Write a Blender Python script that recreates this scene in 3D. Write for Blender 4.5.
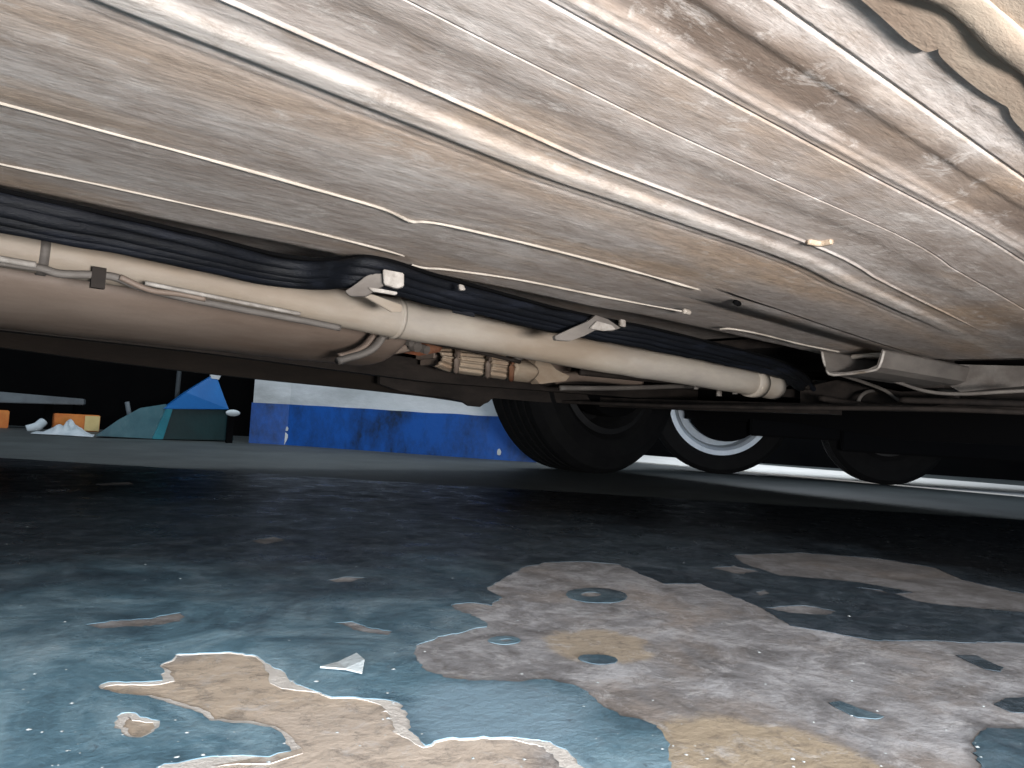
import bpy, bmesh, math, random
from mathutils import Vector, Matrix, noise
random.seed(7)
S = bpy.context.scene
for o in list(bpy.data.objects): bpy.data.objects.remove(o)
COL = S.collection
# ---------------------------------------------------------------- camera (X = along the car, Y = across it, Z = up)
F, CX, CY, H = 740.0, 512.0, 384.0, 0.13
RX = (0.78257476, -0.08009294, -0.61738308); RY = (-0.61967727, -0.00494624, -0.78484114); RZ = (0.05980651, 0.99677513, -0.05350258)
RM = Matrix((RX, RY, RZ))
cam_d = bpy.data.cameras.new('camera'); cam = bpy.data.objects.new('camera', cam_d); COL.objects.link(cam)
cam.matrix_world = Matrix.Translation((0, 0, H)) @ RM.to_4x4()
cam_d.sensor_width = 36; cam_d.lens = 36 * F / 1024; cam_d.clip_start = 0.01
S.camera = cam
# ---------------------------------------------------------------- world, lights, exposure
w = bpy.data.worlds.new('world'); S.world = w; w.use_nodes = True
w.node_tree.nodes['Background'].inputs[0].default_value = (0.62, 0.78, 1.0, 1)
w.node_tree.nodes['Background'].inputs[1].default_value = 0.22
def area(name, loc, target, size, size_y, power, col):
    d = bpy.data.lights.new(name, 'AREA'); d.shape = 'RECTANGLE'; d.size = size; d.size_y = size_y; d.energy = power; d.color = col
    o = bpy.data.objects.new(name, d); COL.objects.link(o); o.location = loc
    o.rotation_euler = (Vector(target) - Vector(loc)).to_track_quat('-Z', 'Y').to_euler(); return o
area('doorway_daylight', (-0.85, -0.80, 0.42), (0.20, 0.5, 0.1), 1.3, 0.6, 20.0, (0.84, 0.93, 1.0))
area('flash_fill', (0.06, -0.48, 0.060), (1.1, 0.9, 0.60), 0.24, 0.08, 11.0, (1.0, 0.965, 0.945))  # unseen area light standing in for a flash, set back for softer falloff
area('wall_fill', (0.75, 2.15, 1.9), (1.0, 2.75, 0.15), 1.2, 0.3, 9.0, (0.88, 0.95, 1.0))  # unseen light added to brighten the blue and white wall
area('strip_fill', (3.05, 2.05, 1.1), (3.15, 1.95, 0.0), 2.0, 0.3, 14.0, (0.85, 0.92, 1.0))  # unseen light added over the pale strip in place of outdoor daylight
S.view_settings.view_transform = 'Standard'; S.view_settings.look = 'None'; S.view_settings.gamma = 1
S.view_settings.use_curve_mapping = False
S.view_settings.exposure = 1.3

# ---------------------------------------------------------------- helpers
def at(px, py, x=None, y=None, z=None):
    d = RM @ Vector((px - CX, CY - py, -F))
    if z is not None: t = (z - H) / d.z
    elif y is not None: t = y / d.y
    else: t = x / d.x
    return Vector((0, 0, H)) + d * t
def lin(c): return tuple(((v / 255) / 12.92 if v / 255 <= 0.04045 else ((v / 255 + 0.055) / 1.055) ** 2.4) for v in c) + (1,)
def tag(o, label=None, cat=None, group=None, kind=None):
    if label: o['label'] = label
    if cat: o['category'] = cat
    if group: o['group'] = group
    if kind: o['kind'] = kind
    return o
def empty(name, loc, rz=0):
    o = bpy.data.objects.new(name, None); COL.objects.link(o); o.location = loc; o.rotation_euler = (0, 0, rz)
    o.empty_display_size = 0.05
    return o
def wm(o):
    m = Matrix.Identity(4)
    while o is not None:
        m = o.matrix_basis @ m; o = o.parent
    return m
def link(name, me, mat, parent=None, smooth=False):
    """mesh data is given in world coordinates; stored relative to the parent"""
    o = bpy.data.objects.new(name, me); COL.objects.link(o)
    if mat: me.materials.append(mat)
    if smooth:
        for p in me.polygons: p.use_smooth = True
    if parent:
        o.parent = parent; me.transform(wm(parent).inverted())
    return o
def from_bm(name, bm, mat, parent=None, smooth=False):
    me = bpy.data.meshes.new(name); bmesh.ops.recalc_face_normals(bm, faces=bm.faces); bm.to_mesh(me); bm.free()
    return link(name, me, mat, parent, smooth)
def box_bm(bm, lo, hi, m=None):
    vs = [bm.verts.new((x, y, z)) for x in (lo[0], hi[0]) for y in (lo[1], hi[1]) for z in (lo[2], hi[2])]
    if m is not None:
        for v in vs: v.co = m @ v.co
    for f in ((0,1,3,2),(4,6,7,5),(0,4,5,1),(2,3,7,6),(0,2,6,4),(1,5,7,3)): bm.faces.new([vs[i] for i in f])
    return vs
def box(name, lo, hi, mat, parent=None, m=None, bevel=0.0):
    bm = bmesh.new(); box_bm(bm, lo, hi, m)
    if bevel: bmesh.ops.bevel(bm, geom=list(bm.edges), offset=bevel, segments=2, affect='EDGES')
    return from_bm(name, bm, mat, parent)
def smooth_path(pts, n):
    pts = [Vector(p) for p in pts]
    if n <= 1: return pts
    out = []
    for i in range(len(pts) - 1):
        p0 = pts[max(i-1, 0)]; p1 = pts[i]; p2 = pts[i+1]; p3 = pts[min(i+2, len(pts)-1)]
        for k in range(n):
            t = k / n
            out.append(0.5 * ((2*p1) + (p2-p0)*t + (2*p0-5*p1+4*p2-p3)*t*t + (3*p1-p0-3*p2+p3)*t*t*t))
    out.append(pts[-1]); return out
def tube_bm(bm, pts, r, seg=12, n=6, sq=(1, 1), wob=0.0):
    P = smooth_path(pts, n); R = r if callable(r) else (lambda t: r)
    rings = []
    for i, p in enumerate(P):
        a = P[max(i-1, 0)]; b = P[min(i+1, len(P)-1)]; d = (b - a).normalized()
        up = Vector((0, 0, 1)) if abs(d.z) < 0.9 else Vector((0, 1, 0))
        s = d.cross(up).normalized(); u = s.cross(d); rr = R(i / (len(P) - 1))
        ring = []
        for k in range(seg):
            an = 2 * math.pi * k / seg
            q = p + s * (math.cos(an) * rr * sq[0]) + u * (math.sin(an) * rr * sq[1])
            if wob: q += (s * math.cos(an) + u * math.sin(an)) * wob * noise.noise(q * 25)
            ring.append(bm.verts.new(q))
        rings.append(ring)
    for a, b in zip(rings, rings[1:]):
        for k in range(seg): bm.faces.new((a[k], a[(k+1) % seg], b[(k+1) % seg], b[k]))
    bm.faces.new(rings[0]); bm.faces.new(list(reversed(rings[-1])))
def tube(name, pts, r, mat, parent=None, seg=12, n=6, sq=(1, 1), wob=0.0):
    bm = bmesh.new(); tube_bm(bm, pts, r, seg, n, sq, wob); return from_bm(name, bm, mat, parent, True)
def lathe_bm(bm, prof, m, seg=48, closed=True):
    """prof: (radius, along axis); axis = local Y of m"""
    rings = [[bm.verts.new(m @ Vector((math.cos(2*math.pi*k/seg)*r, a, math.sin(2*math.pi*k/seg)*r))) for k in range(seg)] for r, a in prof]
    prs = list(zip(rings, rings[1:])) + ([(rings[-1], rings[0])] if closed else [])
    for a, b in prs:
        for k in range(seg): bm.faces.new((a[k], a[(k+1) % seg], b[(k+1) % seg], b[k]))
def prism(name, poly, depth, mat, parent=None, bevel=0.0):
    """closed polygon of world points extruded by the vector depth"""
    bm = bmesh.new(); a = [bm.verts.new(p) for p in poly]; b = [bm.verts.new(Vector(p) + Vector(depth)) for p in poly]; n = len(a)
    bm.faces.new(a); bm.faces.new(list(reversed(b)))
    for i in range(n): bm.faces.new((a[i], b[i], b[(i+1) % n], a[(i+1) % n]))
    if bevel: bmesh.ops.bevel(bm, geom=list(bm.edges), offset=bevel, segments=2, affect='EDGES')
    return from_bm(name, bm, mat, parent)
def strip(name, top, bot, th, mat, parent=None, n=1):
    """sheet between two rows of points with thickness vector th"""
    top = smooth_path(top, n); bot = smooth_path(bot, n); th = Vector(th); bm = bmesh.new()
    A = [bm.verts.new(p) for p in top]; B = [bm.verts.new(p) for p in bot]; C = [bm.verts.new(p + th) for p in top]; D = [bm.verts.new(p + th) for p in bot]
    for i in range(len(A) - 1):
        bm.faces.new((A[i], A[i+1], B[i+1], B[i])); bm.faces.new((C[i], D[i], D[i+1], C[i+1]))
        bm.faces.new((A[i], C[i], C[i+1], A[i+1])); bm.faces.new((B[i], B[i+1], D[i+1], D[i]))
    bm.faces.new((A[0], B[0], D[0], C[0])); bm.faces.new((A[-1], C[-1], D[-1], B[-1]))
    return from_bm(name, bm, mat, parent)

# ---------------------------------------------------------------- materials
class NT:
    def __init__(s, name):
        s.m = bpy.data.materials.new(name); s.m.use_nodes = True; s.t = s.m.node_tree; s.b = s.t.nodes['Principled BSDF']
        s.co = s.t.nodes.new('ShaderNodeTexCoord')
        s.geo = s.t.nodes.new('ShaderNodeNewGeometry')
    def n(s, ty, **k):
        x = s.t.nodes.new('ShaderNode' + ty)
        for a, v in k.items(): setattr(x, a, v)
        return x
    def l(s, a, b): s.t.links.new(a, b)
    def mapped(s, scale=(1, 1, 1), loc=(0, 0, 0)):
        m = s.n('Mapping'); s.l(s.geo.outputs['Position'], m.inputs[0]); m.inputs['Scale'].default_value = scale; m.inputs['Location'].default_value = loc
        return m.outputs[0]
    def noise(s, sc, det=6, rough=0.6, stretch=(1, 1, 1), loc=(0, 0, 0), dist=0.0):
        x = s.n('TexNoise'); x.inputs['Scale'].default_value = sc; x.inputs['Detail'].default_value = det; x.inputs['Roughness'].default_value = rough
        x.inputs['Distortion'].default_value = dist; s.l(s.mapped(stretch, loc), x.inputs['Vector']); return x.outputs['Fac']
    def ramp(s, fac, stops, interp='LINEAR'):
        r = s.n('ValToRGB'); s.l(fac, r.inputs[0]); e = r.color_ramp.elements; r.color_ramp.interpolation = interp
        while len(e) < len(stops): e.new(0.5)
        for el, (p, c) in zip(e, stops): el.position = p; el.color = c if len(c) == 4 else lin(c)
        return r.outputs[0]
    def mix(s, fac, a, b, mode='MIX'):
        x = s.n('Mix', data_type='RGBA', blend_type=mode)
        for i, v in ((0, fac), (6, a), (7, b)):
            if isinstance(v, (int, float)): x.inputs[i].default_value = v
            elif isinstance(v, tuple): x.inputs[i].default_value = v if len(v) == 4 else lin(v)
            else: s.l(v, x.inputs[i])
        return x.outputs[2]
    def math(s, op, a, b=0.0, c=None):
        x = s.n('Math', operation=op)
        for i, v in enumerate((a, b) + ((c,) if c is not None else ())):
            if isinstance(v, (int, float)): x.inputs[i].default_value = v
            else: s.l(v, x.inputs[i])
        return x.outputs[0]
    def bump(s, fac, dist=0.001, strength=1.0, prev=None):
        x = s.n('Bump'); s.l(fac, x.inputs['Height']); x.inputs['Distance'].default_value = dist; x.inputs['Strength'].default_value = strength
        if prev is not None: s.l(prev, x.inputs['Normal'])
        return x.outputs[0]
    def done(s, col, rough=0.7, normal=None, metal=0.0, spec=0.5):
        if isinstance(col, tuple): s.b.inputs['Base Color'].default_value = col if len(col) == 4 else lin(col)
        else: s.l(col, s.b.inputs['Base Color'])
        if isinstance(rough, (int, float)): s.b.inputs['Roughness'].default_value = rough
        else: s.l(rough, s.b.inputs['Roughness'])
        if normal is not None: s.l(normal, s.b.inputs['Normal'])
        s.b.inputs['Metallic'].default_value = metal; s.b.inputs['Specular IOR Level'].default_value = spec
        return s.m
def dusty(name, c1, c2, c3=None, sc=20, stretch=(0.3, 1, 1), rough=0.75, metal=0.0, bump=0.0006, lo=0.35, hi=0.65, spec=0.4):
    t = NT(name); a = t.noise(sc, 8, 0.65, stretch); col = t.ramp(a, [(lo, c1), (hi, c2)])
    if c3:
        b = t.noise(sc * 0.35, 5, 0.6, stretch, (3, 1, 7)); col = t.mix(t.ramp(b, [(0.52, (0, 0, 0, 1)), (0.68, (1, 1, 1, 1))]), col, c3)
    f = t.noise(sc * 9, 4, 0.7, stretch)
    return t.done(col, rough, t.bump(f, bump), metal, spec)
def plain(name, c, rough=0.6, metal=0.0, spec=0.5): return NT(name).done(c, rough, None, metal, spec)

# underbody: dusty beige paint with stains and dirt streaks that run along the car
t = NT('underbody_dust')
a = t.noise(16, 8, 0.65, (0.35, 1, 1)); base = t.ramp(a, [(0.3, (158, 146, 138)), (0.5, (178, 168, 161)), (0.7, (198, 192, 187))])
b = t.noise(7, 6, 0.6, (0.4, 1, 1), (4, 2, 0)); base = t.mix(t.ramp(b, [(0.5, (0, 0, 0, 1)), (0.66, (0.8, 0.8, 0.8, 1))]), base, (186, 160, 134))
sep = t.n('SeparateXYZ'); t.l(t.co.outputs['UV'], sep.inputs[0])
yy = t.math('ADD', sep.outputs[1], t.math('MULTIPLY', t.math('SUBTRACT', t.noise(22, 6, 0.7, (0.35, 1, 1)), 0.5), 0.035))
band = t.ramp(yy, [(0.0, (0, 0, 0, 1)), (0.146, (0, 0, 0, 1)), (0.158, (1, 1, 1, 1)), (0.182, (1, 1, 1, 1)), (0.194, (0.05, 0.05, 0.05, 1)), (0.225, (0.42, 0.42, 0.42, 1)), (0.245, (0.1, 0.1, 0.1, 1)), (0.262, (0.6, 0.6, 0.6, 1)), (0.288, (0.0, 0.0, 0.0, 1))])
brk = t.ramp(t.noise(11, 7, 0.7, (0.5, 1, 1), (9, 0, 0)), [(0.36, (0.35, 0.35, 0.35, 1)), (0.56, (1, 1, 1, 1))])
base = t.mix(t.math('MULTIPLY', t.math('MULTIPLY', band, brk), 0.9), base, (98, 82, 70))
yb = t.ramp(yy, [(0.345, (0, 0, 0, 1)), (0.365, (0.55, 0.55, 0.55, 1)), (0.40, (0, 0, 0, 1))])
base = t.mix(yb, base, (196, 170, 146))
ys3 = t.math('ADD', sep.outputs[1], t.math('MULTIPLY', t.math('SUBTRACT', t.noise(40, 4, 0.7, (0.4, 1, 1)), 0.5), 0.006))
base = t.mix(t.ramp(ys3, [(0.318, (0, 0, 0, 1)), (0.322, (0.4, 0.4, 0.4, 1)), (0.336, (0.4, 0.4, 0.4, 1)), (0.340, (0, 0, 0, 1))]), base, (222, 216, 208))
fine = t.noise(160, 6, 0.75, (0.25, 1, 1)); base = t.mix(t.ramp(fine, [(0.35, (0.5, 0.5, 0.5, 1)), (0.55, (0, 0, 0, 1))]), base, (124, 112, 102))
mot = t.noise(45, 9, 0.8, (0.7, 1, 1), (2, 5, 0), 0.5)
base = t.mix(t.ramp(mot, [(0.38, (0.55, 0.55, 0.55, 1)), (0.48, (0, 0, 0, 1))]), base, (140, 126, 114)); base = t.mix(t.ramp(mot, [(0.54, (0, 0, 0, 1)), (0.66, (0.6, 0.6, 0.6, 1))]), base, (214, 208, 202))
M_pan = t.done(base, 0.62, t.bump(t.noise(90, 6, 0.7, (0.3, 1, 1)), 0.0012, 0.7), 0, 0.35)
M_cream = dusty('cream_sill_dust', (146, 134, 120), (122, 106, 92), (152, 145, 136), 18, (0.4, 1, 1))
M_edge_blob = dusty('lit_edge_and_blob', (178, 170, 160), (156, 146, 134), None, 60)  # pale tone that paints the light caught by panel edges; blobs share it
M_pipe = dusty('dusty_pipe', (146, 139, 131), (170, 161, 148), (140, 126, 110), 14, (0.4, 1, 1), 0.6, 0.0)
M_hose = dusty('black_hose', (8, 10, 14), (15, 18, 25), (28, 32, 42), 70, (0.12, 1, 1), 0.55, 0, 0.001, spec=0.25)
M_muff = dusty('muffler_brown', (112, 97, 86), (134, 120, 109), (106, 82, 64), 9, (0.3, 1, 1), 0.6)
M_sill = dusty('sill_dark', (32, 27, 24), (42, 36, 31), (27, 24, 22), 12, (0.3, 1, 1), 0.8, spec=0.15)
M_dark = dusty('chassis_dark', (32, 28, 26), (50, 44, 40), (24, 21, 20), 25, (0.4, 1, 1), 0.75, spec=0.2)
M_mid = dusty('chassis_grey', (88, 83, 79), (112, 106, 100), (74, 66, 60), 22, (0.4, 1, 1), 0.65)
M_rust = dusty('rust', (120, 70, 44), (88, 54, 38), (140, 104, 80), 40, (1, 1, 1), 0.85)
M_shield = dusty('heat_shield', (160, 140, 120), (176, 160, 140), (138, 110, 86), 26, (0.6, 1, 1), 0.55)
M_clip = dusty('pale_clip', (120, 113, 106), (168, 162, 155), (106, 95, 84), 50, (1, 1, 1), 0.55)
M_tyre = dusty('tyre_rubber', (6, 6, 7), (11, 11, 12), (14, 14, 14), 30, (1, 1, 1), 0.8, spec=0.15)
M_rimd = dusty('dark_rim', (14, 14, 15), (22, 22, 23), None, 30, (1, 1, 1), 0.6)
M_rimw = dusty('white_rim', (206, 216, 226), (188, 200, 212), None, 30, (1, 1, 1), 0.4)
M_black = plain('matt_black', (5, 5, 6), 0.9, spec=0.08)
# floor: bare concrete with tan stains, blue epoxy film
t = NT('bare_concrete')
g = t.ramp(t.noise(24, 9, 0.7, (1, 1, 1), dist=0.6), [(0.34, (98, 98, 100)), (0.48, (134, 134, 137)), (0.62, (172, 173, 177))])
g = t.mix(t.ramp(t.noise(8, 6, 0.65, (1, 1, 1), (5, 5, 0), 0.5), [(0.50, (0, 0, 0, 1)), (0.64, (0.6, 0.6, 0.6, 1))]), g, (150, 138, 128))
def spot(px, py, r0, r1, wob):
    c = at(px, py, z=0); vm = t.n('VectorMath', operation='DISTANCE'); t.l(t.geo.outputs['Position'], vm.inputs[0]); vm.inputs[1].default_value = c
    d = t.math('ADD', vm.outputs['Value'], t.math('MULTIPLY', t.math('SUBTRACT', t.noise(28, 6, 0.65, (1, 1, 1), (px * .01, 0, 0)), 0.5), wob))
    return t.ramp(d, [(r0, (1, 1, 1, 1)), (r1, (0, 0, 0, 1))])
g = t.mix(spot(765, 775, 0.050, 0.062, 0.06), g, (168, 154, 134))
g = t.mix(spot(600, 645, 0.030, 0.036, 0.04), g, (164, 152, 136))
g = t.mix(spot(235, 740, 0.10, 0.118, 0.05), g, (196, 180, 162))
g = t.mix(spot(330, 800, 0.075, 0.09, 0.05), g, (196, 182, 168))
g = t.mix(t.ramp(t.noise(90, 8, 0.8, dist=0.5), [(0.36, (0.6, 0.6, 0.6, 1)), (0.5, (0, 0, 0, 1))]), g, (98, 94, 92))
g = t.mix(t.ramp(t.noise(50, 8, 0.8, loc=(3, 3, 3), dist=0.5), [(0.54, (0, 0, 0, 1)), (0.66, (0.5, 0.5, 0.5, 1))]), g, (206, 206, 208))
mA, mB = at(0, 458, z=0), at(1024, 520, z=0); dm = (mB - mA).normalized(); nm = Vector((-dm.y, dm.x, 0)); nm = nm if nm.y > 0 else -nm
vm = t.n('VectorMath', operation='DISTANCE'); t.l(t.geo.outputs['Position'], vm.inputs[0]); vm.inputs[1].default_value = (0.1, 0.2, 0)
g = t.mix(t.ramp(t.math('ADD', vm.outputs['Value'], t.math('MULTIPLY', t.math('SUBTRACT', t.noise(9, 6, 0.7), 0.5), 0.4)), [(0.34, (0, 0, 0, 1)), (0.80, (0.75, 0.75, 0.75, 1))]), g, (82, 77, 73))   # light falling off with distance, painted in as a darker tone
dp = t.n('VectorMath', operation='DOT_PRODUCT'); t.l(t.geo.outputs['Position'], dp.inputs[0]); dp.inputs[1].default_value = nm
g = t.mix(t.math('GREATER_THAN', dp.outputs['Value'], mA.dot(nm) - 0.05), g, t.ramp(t.noise(5, 7, 0.7), [(0.35, (48, 52, 51)), (0.65, (68, 73, 72))]))   # unpainted aisle of older, darker concrete
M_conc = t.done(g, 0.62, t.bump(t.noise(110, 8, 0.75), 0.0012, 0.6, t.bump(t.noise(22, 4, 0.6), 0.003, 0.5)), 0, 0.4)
t = NT('blue_epoxy')
g = t.ramp(t.noise(13, 9, 0.68, (1, 1, 1), dist=0.8), [(0.34, (72, 98, 112)), (0.46, (98, 130, 146)), (0.58, (134, 162, 176)), (0.7, (166, 186, 196))])
g = t.mix(t.ramp(t.noise(9, 8, 0.7, (1, 1, 1), (2, 8, 1), 1.0), [(0.50, (0, 0, 0, 1)), (0.66, (0.8, 0.8, 0.8, 1))]), g, (54, 72, 86))
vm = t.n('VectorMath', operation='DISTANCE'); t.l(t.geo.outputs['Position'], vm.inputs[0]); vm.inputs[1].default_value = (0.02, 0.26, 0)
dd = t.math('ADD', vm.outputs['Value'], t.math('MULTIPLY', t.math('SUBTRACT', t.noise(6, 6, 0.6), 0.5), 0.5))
g = t.mix(spot(500, 715, 0.03, 0.055, 0.06), g, (128, 154, 170))  # sheen on the floor painted into the colour as a paler, faded spot
g = t.mix(t.ramp(dd, [(0.17, (0, 0, 0, 1)), (0.45, (0.9, 0.9, 0.9, 1))]), g, t.ramp(t.noise(38, 9, 0.8, (1, 1, 1), (7, 7, 7), 0.6), [(0.36, (20, 23, 28)), (0.5, (42, 47, 54)), (0.66, (80, 86, 94))]))   # mottled dirt, with the light's falloff painted in by distance
g = t.mix(t.ramp(dd, [(0.0, (0, 0, 0, 1)), (0.72, (0, 0, 0, 1)), (0.95, (0.9, 0.9, 0.9, 1))]), g, (8, 10, 13))  # far end darkened in the colour to stand for less light
g = t.mix(t.ramp(t.noise(130, 6, 0.75, (1, 1, 1), (6, 2, 3), 0.4), [(0.62, (0, 0, 0, 1)), (0.70, (0.6, 0.6, 0.6, 1))]), g, (72, 78, 86))
g = t.mix(t.ramp(t.noise(70, 8, 0.8, (1, 1, 1), (1, 2, 3), 0.4), [(0.56, (0, 0, 0, 1)), (0.68, (0.35, 0.35, 0.35, 1))]), g, (104, 110, 116))
rr = t.ramp(t.noise(18, 6, 0.7), [(0.35, (0.22, 0.22, 0.22, 1)), (0.65, (0.5, 0.5, 0.5, 1))])
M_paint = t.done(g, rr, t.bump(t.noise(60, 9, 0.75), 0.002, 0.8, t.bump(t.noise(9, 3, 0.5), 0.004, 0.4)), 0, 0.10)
M_primer = dusty('pale_primer', (222, 218, 212), (196, 190, 184), None, 60, (1, 1, 1), 0.6)
M_white = dusty('white_wall_paint', (206, 210, 212), (186, 192, 194), (150, 154, 154), 5, (1, 1, 2), 0.6, 0, 0.001)
t = NT('blue_wall_paint')
g = t.ramp(t.noise(7, 7, 0.7, (1, 1, 0.6)), [(0.42, (4, 74, 152)), (0.54, (4, 58, 120)), (0.64, (6, 30, 56))])
M_bluew = t.done(g, 0.45, t.bump(t.noise(40, 4), 0.001), 0, 0.4)

# ---------------------------------------------------------------- floor: concrete slab with a chipped epoxy film
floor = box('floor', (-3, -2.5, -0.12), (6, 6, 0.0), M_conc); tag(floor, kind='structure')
def rag(px_poly, amp=2.2, sub=8, seed=0):
    """ragged outline: pixel polygon -> floor points with chipped, irregular edges of real size"""
    W = [at(x, y, z=0) for x, y in px_poly]; out = []
    for i, p in enumerate(W):
        q = W[(i+1) % len(W)]; L = (q - p).length; k = max(2, min(26, int(L / 0.003)))
        for j in range(k):
            r = p.lerp(q, j / k); s = Vector((r.x * 60 + seed, r.y * 60, seed)); s2 = Vector((r.x * 240, r.y * 240 + seed, seed))
            r = r + Vector((noise.noise(s), noise.noise(s + Vector((31, 7, 3))), 0)) * amp * 0.0016 + Vector((noise.noise(s2), noise.noise(s2 + Vector((3, 37, 3))), 0)) * amp * 0.0009
            s3 = Vector((r.x * 620, r.y * 620 + seed, seed * 2)); r = r + Vector((noise.noise(s3), noise.noise(s3 + Vector((9, 3, 3))), 0)) * amp * 0.00028
            out.append(r)
    return out
def ell(cx, cy, rx, ry, n=14, tilt=0.0):
    return [(cx + rx * math.cos(a) , cy + ry * math.sin(a) + tilt * rx * math.cos(a)) for a in [2 * math.pi * k / n for k in range(n)]]
big = [(413,655),(418,645),(445,637),(488,627),(484,622),(462,613),(450,605),(470,603),(490,606),(500,597),(486,590),(505,578),(522,568),(545,563),(585,562),(620,565),(640,574),(664,584),(700,584),(734,597),(764,609),(791,626),(875,641),(935,641),(976,644),(1024,643),(1150,650),(1300,700),(1300,830),(1000,880),(965,810),(975,740),(985,730),(1024,731),(1060,745),(1080,735),(1060,712),(1024,714),(1000,711),(995,703),(1024,698),(1080,690),(1090,678),(1024,690),(930,720),(900,760),(890,840),(700,850),(678,790),(668,745),(655,727),(625,716),(598,704),(583,690),(550,681),(500,682),(450,679),(427,672)]
big = [(413,655),(418,645),(445,637),(488,627),(484,622),(462,613),(450,605),(470,603),(490,606),(500,597),(486,590),(505,578),(522,568),(545,563),(585,562),(620,565),(640,574),(664,584),(700,584),(734,597),(764,609),(791,626),(875,641),(935,641),(976,644),(1024,643),(1150,652),(1240,700),(1240,790),(1100,800),(1060,740),(1024,730),(985,728),(974,738),(978,768),(985,830),(900,870),(700,850),(678,790),(668,745),(655,727),(625,716),(598,704),(583,690),(550,681),(500,682),(450,679),(427,672)]
tan = [(97,689),(108,683),(140,683),(164,680),(161,666),(180,655),(225,653),(255,655),(270,665),(290,682),(330,696),(400,703),(408,718),(413,733),(422,748),(445,742),(480,737),(530,740),(568,753),(585,768),(592,800),(590,850),(360,880),(120,850),(140,790),(160,768),(200,760),(268,757),(288,751),(282,738),(260,726),(212,722),(180,709),(150,698),(118,695)]
dim = [(735,555),(800,553),(880,559),(935,568),(962,580),(1024,594),(1100,610),(1100,622),(1024,613),(960,607),(922,603),(880,590),(855,588),(890,594),(912,593),(860,583),(830,580),(780,576),(742,564)]
holes = [big, tan, dim, ell(137, 726, 22, 11, 12, 0.1),
         [(764,608),(800,605),(838,612),(826,616),(790,614)], [(712,568),(735,566),(760,572),(735,574)],
         [(85,626),(120,620),(150,619),(178,614),(187,617),(180,623),(140,627),(100,629)], [(332,624),(350,623),(392,632),(388,636),(352,630)],
         [(328,580),(345,577),(366,578),(352,583),(335,583)], [(757,592),(768,591),(770,594),(760,596)], [(250,541),(275,537),(285,541),(262,545)],
         [(95,484),(130,482),(134,485),(100,486)], [(640,612),(655,610),(662,613),(648,616)]][:12]
islands = [ell(597, 596, 31, 7.5, 16, 0.04), ell(505, 641, 17, 4.2, 12), ell(598, 660, 20, 5, 12, 0.06),
           [(829,704),(840,702),(858,709),(884,717),(876,720),(855,718),(836,709)], [(955,656),(975,656),(1003,668),(1000,672),(985,670),(968,662)],
           [(994,705),(1005,699),(1040,697),(1060,706),(1040,715),(1012,713)]]
holes2 = [ell(591, 595, 10, 2.4, 12), ell(506, 641, 6, 1.5, 8)]
edge = []
A0 = mA - dm * 2.2; A1 = mB + dm * 2.2; k = 160
for i in range(k + 1):
    p = A0.lerp(A1, i / k); p += Vector((0.6, 0.8, 0)) * 0.012 * noise.noise(Vector((p.x * 14, p.y * 14, 0))); edge.append(p)
outer = [Vector((-2.9, 3.6, 0))] * 0 + edge + [Vector((A1.x, -2.4, 0)), Vector((-2.9, -2.4, 0)), Vector((-2.9, A0.y, 0))]
def film(name, loops, z, th, mat, parent, label):
    cu = bpy.data.curves.new(name, 'CURVE'); cu.dimensions = '2D'; cu.fill_mode = 'BOTH'; cu.extrude = th / 2
    for L in loops:
        sp = cu.splines.new('POLY'); sp.points.add(len(L) - 1)
        for pt, v in zip(sp.points, L): pt.co = (v.x, v.y, 0, 1)
        sp.use_cyclic_u = True
    tmp = bpy.data.objects.new('tmp', cu); me = bpy.data.meshes.new_from_object(tmp); bpy.data.objects.remove(tmp)
    me.transform(Matrix.Translation((0, 0, z)))
    o = link(name, me, mat, parent); tag(o, label); return o
H1 = [rag(h, 2.2, seed=i) for i, h in enumerate(holes)]
I1 = [rag(h, 0.8, seed=40 + i) for i, h in enumerate(islands)]; H2 = [rag(h, 0.5, seed=60 + i) for i, h in enumerate(holes2)]
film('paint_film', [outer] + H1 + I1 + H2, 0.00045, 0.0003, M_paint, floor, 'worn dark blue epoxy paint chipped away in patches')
# thin pale primer that still rings the bare patches
def shrink(L, d, seed):
    A = sum(L[i].x * L[(i+1) % len(L)].y - L[(i+1) % len(L)].x * L[i].y for i in range(len(L))); s = 1 if A > 0 else -1; out = []
    for i, p in enumerate(L):
        tn = (L[(i+2) % len(L)] - L[i-2]).normalized(); nrm = Vector((-tn.y, tn.x, 0)) * s
        out.append(p + nrm * d * max(0.12, 0.45 + 1.5 * noise.noise(Vector((p.x * 22 + seed, p.y * 22, 0)))))
    return out
def grow(L, d):
    A = sum(L[i].x * L[(i+1) % len(L)].y - L[(i+1) % len(L)].x * L[i].y for i in range(len(L))); s = 1 if A > 0 else -1
    return [p - Vector((-(L[(i+2) % len(L)] - L[i-2]).normalized().y, (L[(i+2) % len(L)] - L[i-2]).normalized().x, 0)) * s * d for i, p in enumerate(L)]
for j, dd_ in ((1, 0.0085), (3, 0.003)):
    film('primer_edge', [grow(H1[j], 0.0006), shrink(H1[j], dd_, j * 9)], 0.00022, 0.0002, M_primer, floor, 'pale primer showing round the edge of a bare patch')
# pale strip of floor outside, beyond the parked wheels
p = [at(640, 459, z=0.0), at(1024, 479, z=0.0), at(1024, 497, z=0.0), at(640, 463, z=0)]
dK = (p[2] - p[3]).normalized(); sK = Vector((-dK.y, dK.x, 0))
if sK.x < 0: sK = -sK
q0, q1 = p[3] - dK * 0.8, p[2] + dK * 1.2
M_pale = dusty('pale_threshold', (206, 204, 198), (190, 188, 184), None, 12, (1, 1, 1), 0.7)
k0 = prism('trim_1', [q0, q1, q1 + sK * 0.85, q0 + sK * 0.85], (0, 0, 0.004), M_pale); tag(k0, kind='structure')

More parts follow.
